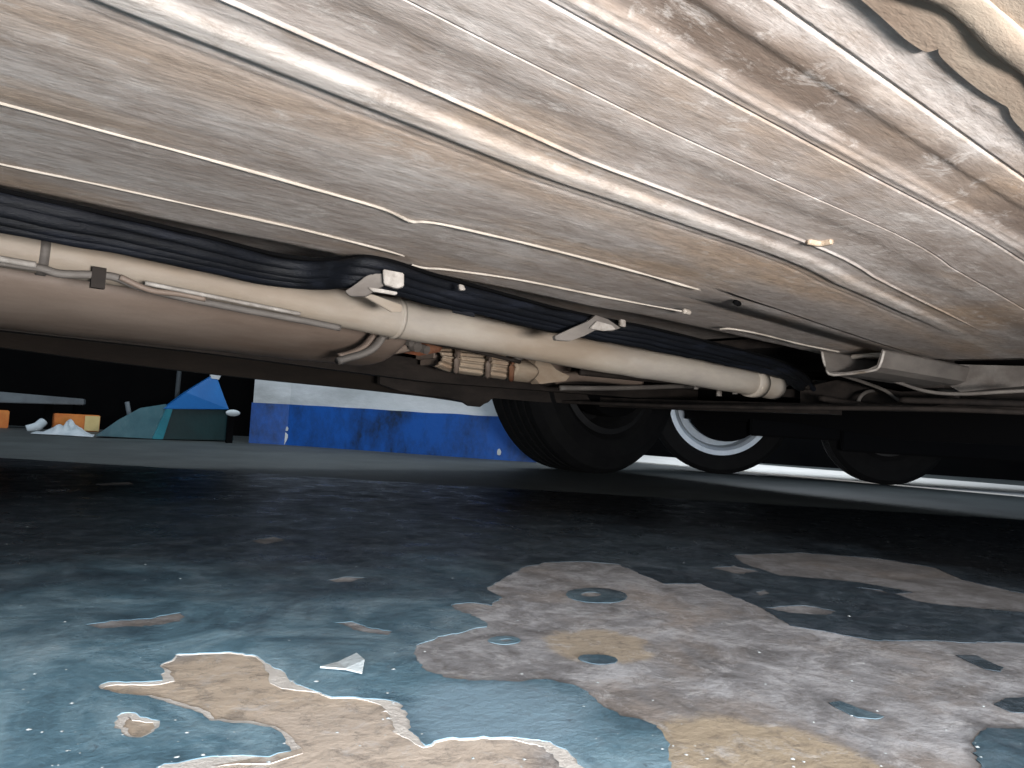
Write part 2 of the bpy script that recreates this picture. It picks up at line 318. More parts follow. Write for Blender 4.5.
# ---------------------------------------------------------------- walls
cA, cB = at(287, 445, z=0), at(500, 460, z=0); dW = (cB - cA).normalized(); nW = Vector((-dW.y, dW.x, 0))
if nW.y < 0: nW = -nW
cL = at(250, 443, z=0); cL2 = cL + Vector((-0.02, 0.03, 0))
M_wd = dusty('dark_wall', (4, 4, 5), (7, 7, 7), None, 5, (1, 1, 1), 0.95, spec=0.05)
cE = cA + dW * 0.95
foot = [cA, cE, cE + nW * 0.35, cL + nW * 0.35, cL]
wall = prism('wall_back', foot, (0, 0, 2.6), M_white); tag(wall, kind='structure')
zb = 0.152
out_ = [cA - nW * 0.003 - dW * 0.001, cE - nW * 0.003, cE + nW * 0.1, cL + nW * 0.1 - dW * 0.004, cL - nW * 0.003 - dW * 0.004]
bm = bmesh.new(); N = 40; ra = []; rb = []
path = [out_[3], out_[4], out_[0]] + [out_[0].lerp(out_[1], i / N) for i in range(1, N + 1)]
for i, q in enumerate(path):
    ra.append(bm.verts.new((q.x, q.y, 0.0))); rb.append(bm.verts.new((q.x, q.y, zb + 0.003 * noise.noise(q * 9))))
for i in range(len(path) - 1): bm.faces.new((ra[i], ra[i+1], rb[i+1], rb[i]))
r = bmesh.ops.extrude_face_region(bm, geom=list(bm.faces)); bmesh.ops.translate(bm, verts=[v for v in r['geom'] if isinstance(v, bmesh.types.BMVert)], vec=nW * 0.02)
band_o = from_bm('painted_band', bm, M_bluew, wall); tag(band_o, 'scuffed bright blue lower band of the wall')
# bare plaster chips on the corner of the blue band
for px, py, r_ in ((286, 436, 0.016), (284, 444, 0.011), (499, 436, 0.010), (287, 428, 0.007)):
    o_ = at(px, py, z=0.0) if False else None
    zc = max(0.008, H + (405 - py) / 740 * 2.9 + 0.02)
    base_p = cA.lerp(cB, (px - 287) / 213) - nW * 0.004 - dW * (0.003 if px < 300 else 0)
    poly = [base_p + dW * (r_ * math.cos(a) * random.uniform(.5, 1)) + Vector((0, 0, zc + r_ * 1.5 * math.sin(a) * random.uniform(.6, 1))) for a in [k * math.pi / 4 for k in range(8)]]
    prism('plaster_chip', poly, -nW * 0.0015, M_white, wall)
# dark back of the workshop on the left and on the right
lA, lB = at(-300, 412, z=0.0), at(300, 437, z=0)
dl = (at(250, 434, z=0) - at(0, 428, z=0)); 
w1a, w1b = at(0, 425, z=0), at(262, 437, z=0); d1 = (w1b - w1a).normalized()
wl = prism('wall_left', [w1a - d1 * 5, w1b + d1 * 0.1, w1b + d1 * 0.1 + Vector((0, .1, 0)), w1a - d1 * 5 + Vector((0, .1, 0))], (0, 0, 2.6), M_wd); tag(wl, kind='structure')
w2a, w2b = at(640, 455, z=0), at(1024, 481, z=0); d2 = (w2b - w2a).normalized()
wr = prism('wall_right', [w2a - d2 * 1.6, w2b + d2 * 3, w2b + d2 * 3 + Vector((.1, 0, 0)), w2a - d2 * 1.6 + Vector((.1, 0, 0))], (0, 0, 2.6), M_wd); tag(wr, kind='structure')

# ---------------------------------------------------------------- the car overhead
car = empty('car', (0.6, 0.8, 0)); tag(car, 'underside of a dusty beige car filling the upper half, one black tyre on the floor', 'car')
ZP = 0.28
feats = [(0.144, 0.0018, 0.0010), (0.1935, 0.0040, -0.0007), (0.2005, 0.0015, 0.0008), (0.2415, 0.0010, 0.0006), (0.3005, 0.0022, -0.0013), (0.352, 0.004, 0.0004)]
steps = [(0.128, 0.0008, 0.004), (0.163, 0.0010, 0.003), (0.186, -0.0010, 0.003), (0.262, 0.0005, 0.006), (0.290, -0.0005, 0.006), (0.320, -0.0026, 0.0045), (0.3385, 0.0026, 0.0045), (0.45, 0.0003, 0.008)]
def pz(y):
    z = 0.2795
    for c, w_, h_ in feats:
        if abs(y - c) < w_: z += h_ * 0.5 * (1 + math.cos(math.pi * (y - c) / w_))
    for c, h_, w_ in steps:
        f_ = min(1, max(0, (y - c + w_) / (2 * w_))); z += h_ * f_ * f_ * (3 - 2 * f_)
    return z
ys_ = {0.085, 0.11, 0.40, 0.42, 0.437, 0.50, 0.504, 0.508, 0.515, 0.54, 0.58, 0.62, 0.645}
for c, w_, h_ in feats: ys_ |= {round(c + w_ * k_, 5) for k_ in (-1.25, -1, -.6, -.25, 0, .25, .6, 1, 1.25)}
for c, h_, w_ in steps: ys_ |= {round(c + w_ * k_, 5) for k_ in (-1.4, -1, -.5, 0, .5, 1, 1.4)}
prof = [(y_, pz(y_)) for y_ in sorted(ys_)] + [(0.655, .2810), (0.675, .290), (0.69, .315), (0.72, .335), (0.80, .34), (1.05, .34), (1.30, .33), (1.52, .30), (1.66, .29)]
bm = bmesh.new(); cols = []
XS = [-1.6 + 0.025 * i for i in range(int(2.95 / 0.025) + 1)]
for X in XS:
    row = []
    for y, z in prof:
        q = Vector((X * 1.2, y * 4, z)); z2 = z + 0.0012 * noise.noise(q * 2.2) + 0.0006 * noise.noise(q * 7)
        yy_ = y
        if 0.42 < y < 0.66: yy_ = y + 0.012 / (1 + math.exp(-(X - 0.29) / 0.012)); z2 += 0.002 / (1 + math.exp(-(X - 0.29) / 0.012))
        if 0.503 < y < 0.66: z2 += 0.005 / (1 + math.exp(-max(-40, min(40, (X - 0.70) / 0.02))))
        wy = min(1, max(0, (y - 0.17) / 0.1))
        if X > 0.5: yy_ += (X - 0.5) * (0.115 if y < 0.45 else 0.09 if y < 0.6 else 0.04) * wy * min(1, (X - 0.5) / 0.15)
        if X < 0.28 and y < 0.45: yy_ -= 0.10 * (0.28 - max(X, -0.05)) * min(1, max(0, (y - 0.17) / 0.13)) * min(1, (0.45 - y) / 0.1)
        if X > 0.85: z2 += (0.2795 - z2) * min(1, (X - 0.85) / 0.2) if 0.28 < y < 0.36 else 0
        row.append(bm.verts.new((X, yy_, z2)))
    cols.append(row)
for a, b in zip(cols, cols[1:]):
    for i in range(len(a) - 1): bm.faces.new((a[i], b[i], b[i+1], a[i+1]))
uvl = bm.loops.layers.uv.new('profile'); bm.verts.index_update(); ny = len(prof)
for f_ in bm.faces:
    for lp in f_.loops: i_ = lp.vert.index; lp[uvl].uv = (XS[i_ // ny], prof[i_ % ny][0])
pan = from_bm('floor_pan', bm, M_pan, car, True)
tag(pan, 'dusty beige pressed floor pan with long ribs and brown dirt streaks')
sol = pan.modifiers.new('thickness', 'SOLIDIFY'); sol.thickness = 0.003; sol.offset = 1
for p_ in pan.data.polygons:
    if p_.normal.z > 0: pass
def pan_tube(pts, r=0.0016, z=0.2795, name='lit_edge', mat=None):  # thin pale tubes stand in for lit edges of the pan; also makes lumps
    P_ = smooth_path([at(x, y, z=z) for x, y in pts], 10)
    return tube(name, P_, r, mat or M_edge_blob, pan, 6, 1, wob=0.0006)
pan_tube([(-260,40),(-120,72),(0,103),(100,130),(200,157),(300,185),(380,208),(410,221),(425,222),(450,226),(520,242),(580,257),(640,273),(700,290)], 0.0012)
pan_tube([(-260,110),(-120,137),(0,164),(100,185),(200,207),(300,229),(380,249),(404,256)], 0.0010)
pan_tube([(412,265),(425,268),(450,270),(520,280),(600,296),(680,311),(688,312)], 0.0013)
pan_tube([(720,329),(732,329),(760,334),(800,344),(840,352)], 0.0013)
pan_tube([(684,311),(689,312.5)], 0.0035)
tag(pan_tube([(808,241),(820,243),(832,241)], 0.0028, name='sealant_blob', mat=M_shield), 'small crusty lump')
pan_tube([(852,357),(880,355),(915,358)], 0.004, 0.276, 'sealant_blob')
bm = bmesh.new(); tube_bm(bm, [at(735, 302, z=.2775), at(739, 304, z=.2775)], 0.003, 6, 2); from_bm('drain_plug', bm, M_black, pan, True)

# near sill: cream flange with torn edge, hanging a little lower than the pan
e1 = [(820,-22),(850,-8),(866,4),(880,16),(893,28),(905,39),(918,48),(927,52),(935,50),(939,46),(940,56),(960,75),(982,92),(1000,103),(1008,108),(1012,118),(1024,132),(1060,170),(1110,222),(1180,290),(1240,345)]
near_e = smooth_path([at(x, y, z=0.2780) for x, y in e1], 4)
near_e = [near_e[0] + Vector((-1.6, 0.0, 0)), near_e[0] + Vector((-.8, 0.0, 0)), near_e[0] + Vector((-.3, 0.0, 0))] + near_e
outer_e = [Vector((p_.x, -0.10, 0.2755)) for p_ in near_e]
rp = strip('rocker_panel', near_e, outer_e, (0, 0, 0.003), M_cream, car)
tag(rp, 'cream flaking sill flange with a torn edge')
rib_pts = [at(x, y, z=0.2765) for x, y in ((905,-30),(960,0),(985,20),(1005,40),(1030,62),(1080,110),(1150,170))]
tube('sill_rib', rib_pts, 0.003, M_cream, rp, 10, 6, (2.2, 0.6), 0.002)
strip('outer_skin', [Vector((x, -0.10, 0.262)) for x in (-1.6, 0, 1.35)], [Vector((x, -0.15, 0.42)) for x in (-1.6, 0, 1.35)], (0, 0.004, 0), M_sill, rp)

# far sill, its ragged lower edge and the inner side
sx = [(-300,302),(-150,327),(0,347),(120,363),(250,378),(360,389),(440,398),(480,404),(490,401)]
sb = [at(x, y, y=1.62) for x, y in sx]; st = [Vector((p_.x, 1.58, p_.z + 0.072)) for p_ in sb]
sb = sb[:3] + sb[3:]
far = strip('far_sill', st, sb, (0, 0.03, 0.0), M_sill, car, 4); tag(far, 'dark brown dirty sill along the far side')
st2 = [Vector((p_.x, 1.66, p_.z)) for p_ in sb]; stu = [Vector((p_.x, 1.72, p_.z + 0.30)) for p_ in sb]
strip('outer_skin', stu, st2, (0, -0.01, 0), M_sill, far, 3)
# torn black underseal that hangs below the far sill near the wheel
poly = [(380,384),(400,391),(425,395),(445,397),(462,401),(470,406),(480,407),(487,402),(494,398),(540,402),(600,404),(640,406),(640,396),(540,388),(440,376),(380,370)]
prism('underseal_flap', [at(x, y, y=1.50) for x, y in poly], (0, 0.012, 0), M_dark, car)

# exhaust pipe
ppx = [(-320,196),(-160,222),(0,246),(100,263),(200,281),(300,301),(400,319),(500,337),(600,356),(700,373),(775,387)]
pp = [at(x, y, y=0.83) for x, y in ppx]
pipe = tube('exhaust_pipe', pp, lambda t_: 0.0200 + 0.0050 * min(1, max(0, (t_ - .47) / .12)), M_pipe, car, 28, 8, (1, 1), 0.0012); tag(pipe, 'long straight cream dusty exhaust pipe')
def ring_on(px, w_, r_, mat, parent, name='pipe_clamp'):
    i = min(range(len(pp) - 1), key=lambda k_: abs((ppx[k_][0] + ppx[k_+1][0]) / 2 - px)); f = (px - ppx[i][0]) / (ppx[i+1][0] - ppx[i][0])
    c = pp[i].lerp(pp[i+1], f); d = (pp[i+1] - pp[i]).normalized()
    return tube(name, [c - d * w_ / 2, c + d * w_ / 2], r_, mat, parent, 28, 1)
ring_on(41, 0.008, 0.0215, M_mid, pipe); ring_on(395, 0.006, 0.0265, M_pipe, pipe); ring_on(752, 0.03, 0.028, M_pipe, pipe)
# thin brake lines under the pipe
def line(pts, y, r, mat, name='brake_line', parent=car, n=6, x=None): return tube(name, [at(px, py, y=y) if x is None else at(px, py, x=x) for px, py in pts], r, mat, parent, 8, n)
line([(-200,228),(0,262),(40,268),(62,274),(110,276),(140,287),(180,297),(240,309),(300,320),(340,328)], 0.80, 0.0038, M_mid)
line([(145,283),(190,292),(250,304),(300,314)], 0.78, 0.0022, M_clip)
line([(-200,222),(0,259),(36,265)], 0.79, 0.003, M_clip)
box('bracket', (-.006, -.004, -.010), (.006, .004, .010), M_dark, car, Matrix.Translation(at(98, 278, y=0.80)))
line([(120,277),(150,290),(180,294),(205,299)], 0.79, 0.003, M_muff)

# black hose bundle: four parallel tubes
hpx = [(-320,148),(-160,182),(0,216),(100,236),(200,257),(260,271),(300,277),(330,277),(355,275),(385,280),(420,290),(460,300),(500,310),(550,322),(600,332),(640,339),(700,352),(760,366),(790,376),(806,388)]
hc = [at(x, y, z=0.258) for x, y in hpx]
for i, (oy, oz, r_) in enumerate(((-0.021, 0.0095, 0.0052), (-0.0145, 0.0035, 0.0058), (-0.006, -0.001, 0.0056), (0.002, -0.0045, 0.0060), (0.0105, -0.004, 0.0056), (0.0195, -0.001, 0.0060))):
    oy = oy * 0.76 + 0.005; P_ = [p_ + Vector((0, oy + 0.0015 * math.sin(k * 1.3 + i * 2), oz + 0.0008 * math.sin(k * 0.9 + i))) for k, p_ in enumerate(hc)]
    f_ = tube('fuel_line', P_, r_, M_hose, car, 10, 8, (1, 1), 0.002)
strip('hose_tray', [p_ + Vector((0, -0.016, 0.014)) for p_ in hc], [p_ + Vector((0, 0.026, 0.010)) for p_ in hc], (0, 0, 0.003), M_black, car, 4)

# clips holding the hoses
def poly_part(name, pts, dist_y, depth, mat, parent=car, label=None, z=None, x=None):
    if x is not None:
        o = prism(name, [at(a_, b_, x=x) for a_, b_ in pts], depth, mat, parent, 0.0008)
        if label: tag(o, label)
        return o
    o = prism(name, [at(x, y, y=dist_y) if z is None else at(x, y, z=z) for x, y in pts], depth, mat, parent, 0.0008)
    if label: tag(o, label)
    return o
clip = poly_part('hose_clip', [(383,269),(404,273),(404,286),(397,288),(384,284)], 0.60, (0.004, 0.008, 0.0), M_clip, car, 'white block clip across the black hoses')
poly_part('clip_arm', [(345,291),(356,284),(366,276),(384,270),(386,284),(376,290),(366,296),(350,296)], 0.61, (0.003, 0.006, 0), M_mid, clip)
poly_part('clip_arm', [(368,287),(382,289),(398,292),(396,295),(372,291)], 0.605, (0.002, 0.004, 0), M_clip, clip)
poly_part('clip_arm', [(364,296),(372,294),(402,305),(402,312),(392,312)], 0.70, (0.001, 0.004, 0), M_pipe, clip)
clip2 = poly_part('hose_clip', [(555,336),(568,330),(588,322),(596,315),(608,319),(621,328),(612,331),(596,329),(584,336),(570,341),(556,340)], 0.66, (0.002, 0.008, 0), M_mid, car, 'grey twisted metal clip round the black hoses')
poly_part('clip_arm', [(597,321),(612,325),(616,329),(604,331),(590,328)], 0.655, (0.001, 0.004, 0), M_clip, clip2)
poly_part('hose_clip', [(620.5,319),(626,320),(626,327),(620.5,326)], 0.66, (0.002, 0.006, 0), M_clip, car, 'tiny white clip end')
poly_part('stud', [(459,284),(464,285),(466,290),(460,290)], 0.60, (0.002, 0.006, 0), M_clip)
poly_part('stud', [(452,308),(475,313),(475,317),(452,312)], 0.66, (0.002, 0.004, 0), M_hose)

# muffler body left with its strap
mx = [(-420,1.15),(-200,1.15),(0,1.15),(150,1.15),(260,1.15),(330,1.15),(372,1.15)]
mc = [Vector((x, 1.16, 0.268)) for x in (-1.3, -0.5, 0.0, 0.3, 0.45, 0.55, 0.60)]
muf = tube('muffler', mc, lambda t_: 0.150 * (1 if t_ < 0.9 else math.sqrt(max(0.55, 1 - ((t_ - 0.9) / 0.1) ** 2 * 0.5))), M_muff, car, 40, 8, (1.0, 0.36), 0.002)
tag(muf, 'broad rounded brown muffler body')
strap = [(385,327),(381,338),(373,348),(362,354),(348,358),(338,361)]
tube('muffler_strap', [at(x, y, y=0.97) for x, y in strap], 0.008, M_mid, muf, 10, 5, (1.5, 0.7))
tube('muffler_strap', [at(x - 9, y - 2, y=0.98) for x, y in strap[:-1]], 0.006, M_muff, muf, 10, 5, (1.5, 0.7))
# rusty bracket and bolts right of it
poly_part('rusty_bracket', [(388,336),(400,338),(432,336),(448,340),(440,352),(420,356),(385,350),(380,343)], 1.2, (0.0, 0.02, 0.01), M_rust)
line([(378,352),(392,346),(410,344),(436,338)], 1.12, 0.006, M_rust, 'bracket_rod')
line([(362,356),(380,352),(400,349),(415,346)], 1.12, 0.008, M_muff, 'bracket_rod')
bm = bmesh.new()
for px, py, r_ in ((412,345,.010), (421,348,.008), (406,341,.007)): tube_bm(bm, [at(px, py, y=1.1), at(px, py, y=1.1) + Vector((.004, -.014, -.004))], r_, 6, 1)
from_bm('bolt', bm, M_mid, car)
line([(376,322),(395,328),(430,342),(470,350),(520,362)], 1.0, 0.0035, M_dark, 'cable', n=4)

# corrugated heat shield: ribs run along the car between two bands
hs = empty('heat_shield', at(500, 365, y=1.25)); hs.parent = car; hs.matrix_basis = Matrix.Translation(at(500, 365, y=1.25) - car.location)
sh_top = [(440,347),(452,346),(470,347),(500,350),(520,354),(540,360)]; sh_bot = [(440,366),(452,371),(470,374),(500,378),(520,381),(540,383)]
def shade(n_rib, x0, x1, amp):
    """ribbed sheet spanning pixels x0..x1, ribs parallel to the car axis"""
    bm = bmesh.new(); rows = []; K = n_rib * 6
    T = smooth_path([at(x, y, y=1.25) for x, y in sh_top], 6); B = smooth_path([at(x, y, y=1.25) for x, y in sh_bot], 6)
    T = [p_ for p_ in T]; Xa, Xb = at(x0, 360, y=1.25).x, at(x1, 370, y=1.25).x
    def smp(L, X):
        for a_, b_ in zip(L, L[1:]):
            if a_.x <= X <= b_.x: return a_.lerp(b_, (X - a_.x) / max(1e-6, b_.x - a_.x))
        return L[0] if X < L[0].x else L[-1]
    for i in range(9):
        X = Xa + (Xb - Xa) * i / 8; tp, bt = smp(T, X), smp(B, X); r_ = []
        for j in range(K + 1):
            f_ = j / K; z_ = tp.z + (bt.z - tp.z) * f_; y_ = 1.25 + 0.035 * (1 - math.sin(f_ * math.pi)) + amp * math.cos(2 * math.pi * n_rib * f_) - 0.02 * f_
            r_.append(bm.verts.new((X, y_, z_)))
        rows.append(r_)
    for a_, b_ in zip(rows, rows[1:]):
        for j in range(K): bm.faces.new((a_[j], b_[j], b_[j+1], a_[j+1]))
    g_ = bmesh.ops.extrude_face_region(bm, geom=list(bm.faces)); bmesh.ops.translate(bm, verts=[v for v in g_['geom'] if isinstance(v, bmesh.types.BMVert)], vec=(0, 0.012, 0))
    return from_bm('shield_panel', bm, M_shield, hs, True)
shade(5, 441, 457, 0.004); shade(6, 459, 488, 0.0045); shade(6, 491, 512, 0.0045); shade(1, 514, 536, 0.002)
for px, yt, yb_ in ((458,347,372), (489.5,350,377), (513,353,380)):
    tube('shield_seam', [at(px, yt, y=1.235), at(px - 1, (yt + yb_) / 2, y=1.215), at(px - 2, yb_, y=1.235)], 0.006, M_rust if px > 500 else M_muff, hs, 8, 4)
line([(452,345),(450,338),(470,338),(476,344)], 1.2, 0.006, M_muff, 'shield_hook', hs)
line([(515,360),(530,352),(541,352),(547,358)], 1.2, 0.008, M_mid, 'shield_hook', hs)
poly_part('shield_end', [(536,360),(541,354),(548,360),(556,370),(570,376),(566,381),(540,384),(533,376)], 1.27, (0, 0.03, 0), M_shield, hs)
box('catalyst', (-0.19, -0.045, -0.028), (0.20, 0.05, 0.04), M_muff, car, Matrix.Translation(at(497, 360, y=1.34)), 0.012)
# tubes continuing towards the rear axle
line([(556,378),(580,376),(610,378),(640,382)], 1.3, 0.014, M_muff, 'tail_pipe')
line([(540,382),(580,384),(640,386),(700,387),(730,389)], 1.35, 0.008, M_dark, 'chassis_rod')
line([(560,388),(620,388),(700,386),(760,388)], 1.25, 0.006, M_mid, 'chassis_rod')
line([(580,372),(620,376),(660,380),(720,384),(770,388)], 1.1, 0.007, M_dark, 'chassis_rod')
# side member above all that and the dark tub between pan and far sill
strip('side_member', [at(x, y, y=1.42) for x, y in ((-300,240),(0,300),(200,330),(430,360),(640,384),(700,388))], [at(x, y, y=1.42) for x, y in ((-300,272),(0,330),(200,352),(430,382),(640,398),(700,401))], (0, 0.04, 0), M_dark, car)
# rear axle beam with studs
ab = strip('axle_beam', [at(x, y, x=1.5) for x, y in ((520,394),(640,399),(760,402),(830,404))], [at(x, y, x=1.5) for x, y in ((520,404),(640,408),(760,412),(830,414))], (0.05, 0, 0), M_dark, car)
line([(520,400),(640,405),(720,407),(800,408),(930,409),(1060,414)], 0, 0.0045, M_dark, 'axle_edge', x=1.36)
for px, py, r_ in ((696,386,.006), (735,391,.007), (719,393,.007)):
    bm = bmesh.new(); c = at(px, py, y=1.15); tube_bm(bm, [c + Vector((0, 0, .012)), c - Vector((0, 0, .008))], r_, 6, 1); tube_bm(bm, [c + Vector((0, 0, .014)), c + Vector((0, 0, .009))], r_ * 1.7, 6, 1); from_bm('bolt', bm, M_clip, car)
# clutter where hoses end
for i, (x0, y0) in enumerate(((772,370), (783,372), (794,374), (802,377))):
    line([(x0 - 20, y0 - 8), (x0, y0 - 2), (x0 + 8, y0 + 8), (x0 + 14, y0 + 14)], 0.92, 0.006, M_hose if i % 2 else M_dark, 'hose_end')
poly_part('hose_bracket', [(772,391),(800,388),(815,384),(818,380),(826,380),(826,393),(815,399),(776,396)], 1.0, (0.01, 0.03, 0), M_dark)
poly_part('bracket_tab', [(816,380),(826,380),(827,391),(817,393)], 0.98, (0.003, 0.012, 0), M_mid)
poly_part('hose_bracket', [(766,376),(782,378),(790,386),(778,388),(768,382)], 0.95, (0.003, 0.012, 0), M_mid)

# U-shaped cross member: open end towards us, running back to the right
cy_ = 0.62
def P2(x, y, yy=None, z=None): return at(x, y, y=cy_ if yy is None else yy)
ue = [(822,352),(824,362),(829,374),(848,374),(870,371),(879,367),(884,351)]; E1 = [at(x, y, x=1.12) for x, y in ue]
back = [Vector((0.60, 0.10, 0.004))] * len(E1)
bm = bmesh.new(); a_ = [bm.verts.new(p_) for p_ in E1]; b_ = [bm.verts.new(p_ + Vector((0.75, -0.02, 0.006))) for p_ in E1]
for i in range(len(a_) - 1): bm.faces.new((a_[i], a_[i+1], b_[i+1], b_[i]))
g_ = bmesh.ops.extrude_face_region(bm, geom=list(bm.faces)); bmesh.ops.translate(bm, verts=[v for v in g_['geom'] if isinstance(v, bmesh.types.BMVert)], vec=(0, 0.003, 0.003))
cm = from_bm('channel_member', bm, M_mid, car); tag(cm, 'grey pressed steel channel with an open end')
tube('channel_lip', E1, 0.0022, M_clip, cm, 6, 3)
box('channel_floor', (1.13, 0.50, 0.30), (1.16, 0.75, 0.312), M_dark, cm) if False else None
# big flat panels behind it
poly_part('rear_panel', [(884,350),(920,356),(945,358),(948,372),(944,388),(920,388),(900,382),(882,370)], 0, (0.04, 0, 0), M_dark, x=1.40)
poly_part('rear_panel', [(945,364),(1024,366),(1100,370),(1100,390),(1024,386),(960,392),(946,384)], 0, (0.04, 0, 0), M_mid, car, 'flat grey panel at the right', x=1.42)
line([(835,373),(860,381),(884,390),(895,398),(905,405)], 0.72, 0.0035, M_mid, 'bracket_edge'); line([(855,373),(890,380),(925,391),(960,394),(1000,392),(1040,390)], 0, 0.003, M_mid, 'bracket_edge', x=1.3)
line([(858,402),(862,395),(870,391),(882,391),(892,396),(900,405)], 0.78, 0.004, M_mid, 'bracket_edge')
poly_part('rubber_mount', [(872,393),(888,393),(890,402),(874,403)], 0.8, (0.01, 0.02, 0), M_shield)
poly_part('rear_crossbeam', [(800,388),(836,380),(870,386),(900,392),(1024,390),(1130,392),(1130,420),(1024,412),(900,410),(800,408)], 0, (0.08, 0, 0), M_dark, x=1.62)
poly_part('rear_apron', [(650,404),(700,404),(800,408),(1024,410),(1150,416),(1150,452),(1024,446),(900,440),(800,424),(700,414)], 0, (0.03, 0, 0), M_black, x=1.83)
line([(820,398),(870,406),(920,404),(960,398)], 0, 0.007, M_dark, 'chassis_rod', x=1.5); line([(900,400),(960,402),(1024,404),(1100,408)], 0, 0.006, M_dark, 'chassis_rod', x=1.45)
# rear bulkhead closing the body, roof of the tub
box('rear_floor', (1.33, -0.10, 0.315), (1.86, 1.72, 0.335), M_dark, car)
box('body_shell', (-1.6, -0.15, 0.42), (1.86, 1.72, 0.44), M_sill, car)
box('rear_skirt', (1.84, -0.12, 0.22), (1.87, 1.70, 0.42), M_black, car)

def wheel(name, parent, c, ang, r, wd, rim_r, mrim, tilt=0.0, hub=True, label=None):
    m = Matrix.Translation(c) @ Matrix.Rotation(ang, 4, 'Z') @ Matrix.Rotation(tilt, 4, 'X')
    e = bpy.data.objects.new(name, None); COL.objects.link(e); e.parent = parent; e.matrix_basis = wm(parent).inverted() @ Matrix.Translation(c); e.empty_display_size = .05
    h = wd / 2; pr = [(rim_r, -h * .86), (rim_r + .02, -h), (r - .05, -h * 1.03), (r - .015, -h * .93), (r, -h * .72)]
    for k_ in range(4):
        a_ = -h * .72 + h * 1.44 * (k_ + .8) / 5; pr += [(r, a_ - .005), (r - .008, a_ - .004), (r - .008, a_ + .004), (r, a_ + .005)]
    pr += [(r, h * .72), (r - .015, h * .93), (r - .05, h * 1.03), (rim_r + .02, h), (rim_r, h * .86)]
    bm = bmesh.new(); lathe_bm(bm, pr, m, 72); from_bm('tyre', bm, M_tyre, e)
    bm = bmesh.new(); lathe_bm(bm, [(rim_r + .004, -h * .9), (rim_r - .012, -h * .95), (rim_r - .022, -h * .6), (rim_r - .03, h * .2), (rim_r - .06, h * .5), (.03, h * .55), (.03, h * .62), (rim_r - .05, h * .6), (rim_r, h * .8)], m, 64)
    ro = from_bm('rim', bm, mrim, e)
    bm = bmesh.new(); lathe_bm(bm, [(.001, -h * 1.0), (rim_r * .80, -h * .9), (rim_r * .80, -h * .3), (.001, -h * .25)], Matrix.Translation((0.012, -0.014, 0.010)) @ m, 40, False); from_bm('brake_drum', bm, M_black, e)
    return e
wheel('wheel', car, Vector((1.555, 1.615, 0.31)), 0.0, 0.31, 0.225, 0.19, M_rimd)

# ---------------------------------------------------------------- dark vehicle beyond, with two small wheels
v0 = at(716, 473, z=0); v1 = at(881, 484, z=0); dv = (v1 - v0).normalized(); av = math.atan2(dv.y, dv.x)
veh = empty('parked_vehicle', ((v0 + v1) / 2), 0); tag(veh, 'low dark vehicle on two small wheels parked beyond the near car, one rim white', 'vehicle')
wheel('wheel', veh, v0 + Vector((0, 0, .24)), av, .24, .12, .172, M_rimw)
wheel('wheel', veh, v1 + Vector((0, 0, .20)), av, .20, .12, .10, M_rimd)
mv = Matrix.Translation((v0 + v1) / 2) @ Matrix.Rotation(av, 4, 'Z')
box('skirt', (-0.19, -0.15, 0.138), (0.095, -0.125, 0.30), M_black, veh, mv, 0.005)
box('skirt', (0.10, -0.15, 0.105), (1.1, -0.125, 0.30), M_black, veh, mv, 0.005)
box('chassis', (-0.42, -0.13, 0.185), (1.1, 0.24, 0.50), M_black, veh, mv, 0.03)
box('axle', (-0.10, 0.10, 0.15), (0.12, 0.22, 0.25), M_black, veh, mv, 0.01)

# ---------------------------------------------------------------- things on the floor at the back left
M_teal = dusty('teal_plastic', (22, 96, 110), (30, 118, 130), (14, 66, 78), 10, (1, 1, 1), 0.35)
M_tealg = dusty('greyish_teal_plastic', (44, 84, 94), (66, 104, 112), (24, 62, 76), 12, (1, 1, 1), 0.35)
M_blue = dusty('blue_plastic', (10, 80, 140), (14, 94, 158), None, 8, (1, 1, 1), 0.35)
M_gtd = dusty('dark_green_plastic', (6, 34, 36), (8, 44, 46), None, 10, (1, 1, 1), 0.4)
def sheet_thing(name, faces_by_part, loc, label, cat):
    e = empty(name, loc); tag(e, label, cat)
    for nm, mt, poly, dp in faces_by_part: prism(nm, poly, dp, mt, e, 0.002)
    return e
Yb = at(165, 440, z=0).y
def B(x, y, dy=0.0): return at(x, y, y=Yb + dy)
g0 = B(165, 439); dz = Vector((0, 0, 0))
def ground(p_): return Vector((p_.x, p_.y, max(0.002, p_.z)))
sheet_thing('plastic_sheet', [
    ('front_fold', M_gtd, [ground(B(160,440)), B(164,411), B(172,409), B(227,410), ground(B(234,440.5))], (0.02, 0.10, 0)),
    ('top_fold', M_blue, [B(163,409,-.01), B(186,392,-.0), B(212,376,.04), B(217,377,.04), B(223,394,.02), B(229,409.5,-.01)], (0.015, 0.09, 0)),
    ('side_fold', M_tealg, [ground(B(95,436)), B(118,420), B(140,408), B(166,404), B(168,412), ground(B(158,440))], (0.03, 0.12, 0)),
    ('crease', M_teal, [ground(B(152,440.5,-.012)), B(166,409,-.012), B(173,409,-.012), ground(B(163,440.5,-.012))], (0.0, 0.012, 0)),
    ('white_tip', M_white, [B(210,373,.035), B(222,374,.035), B(219,380,.035), B(211,379,.035)], (0.003, 0.02, 0)),
], Vector((g0.x, g0.y, 0)), 'peaked blue and teal folded plastic sheet left of the blue and white wall', 'sheet')
M_or = dusty('orange_card', (180, 96, 34), (200, 124, 54), (160, 66, 50), 14, (1, 1, 1), 0.6)
M_cr = dusty('cream_card', (206, 186, 130), (190, 168, 110), None, 14, (1, 1, 1), 0.6)
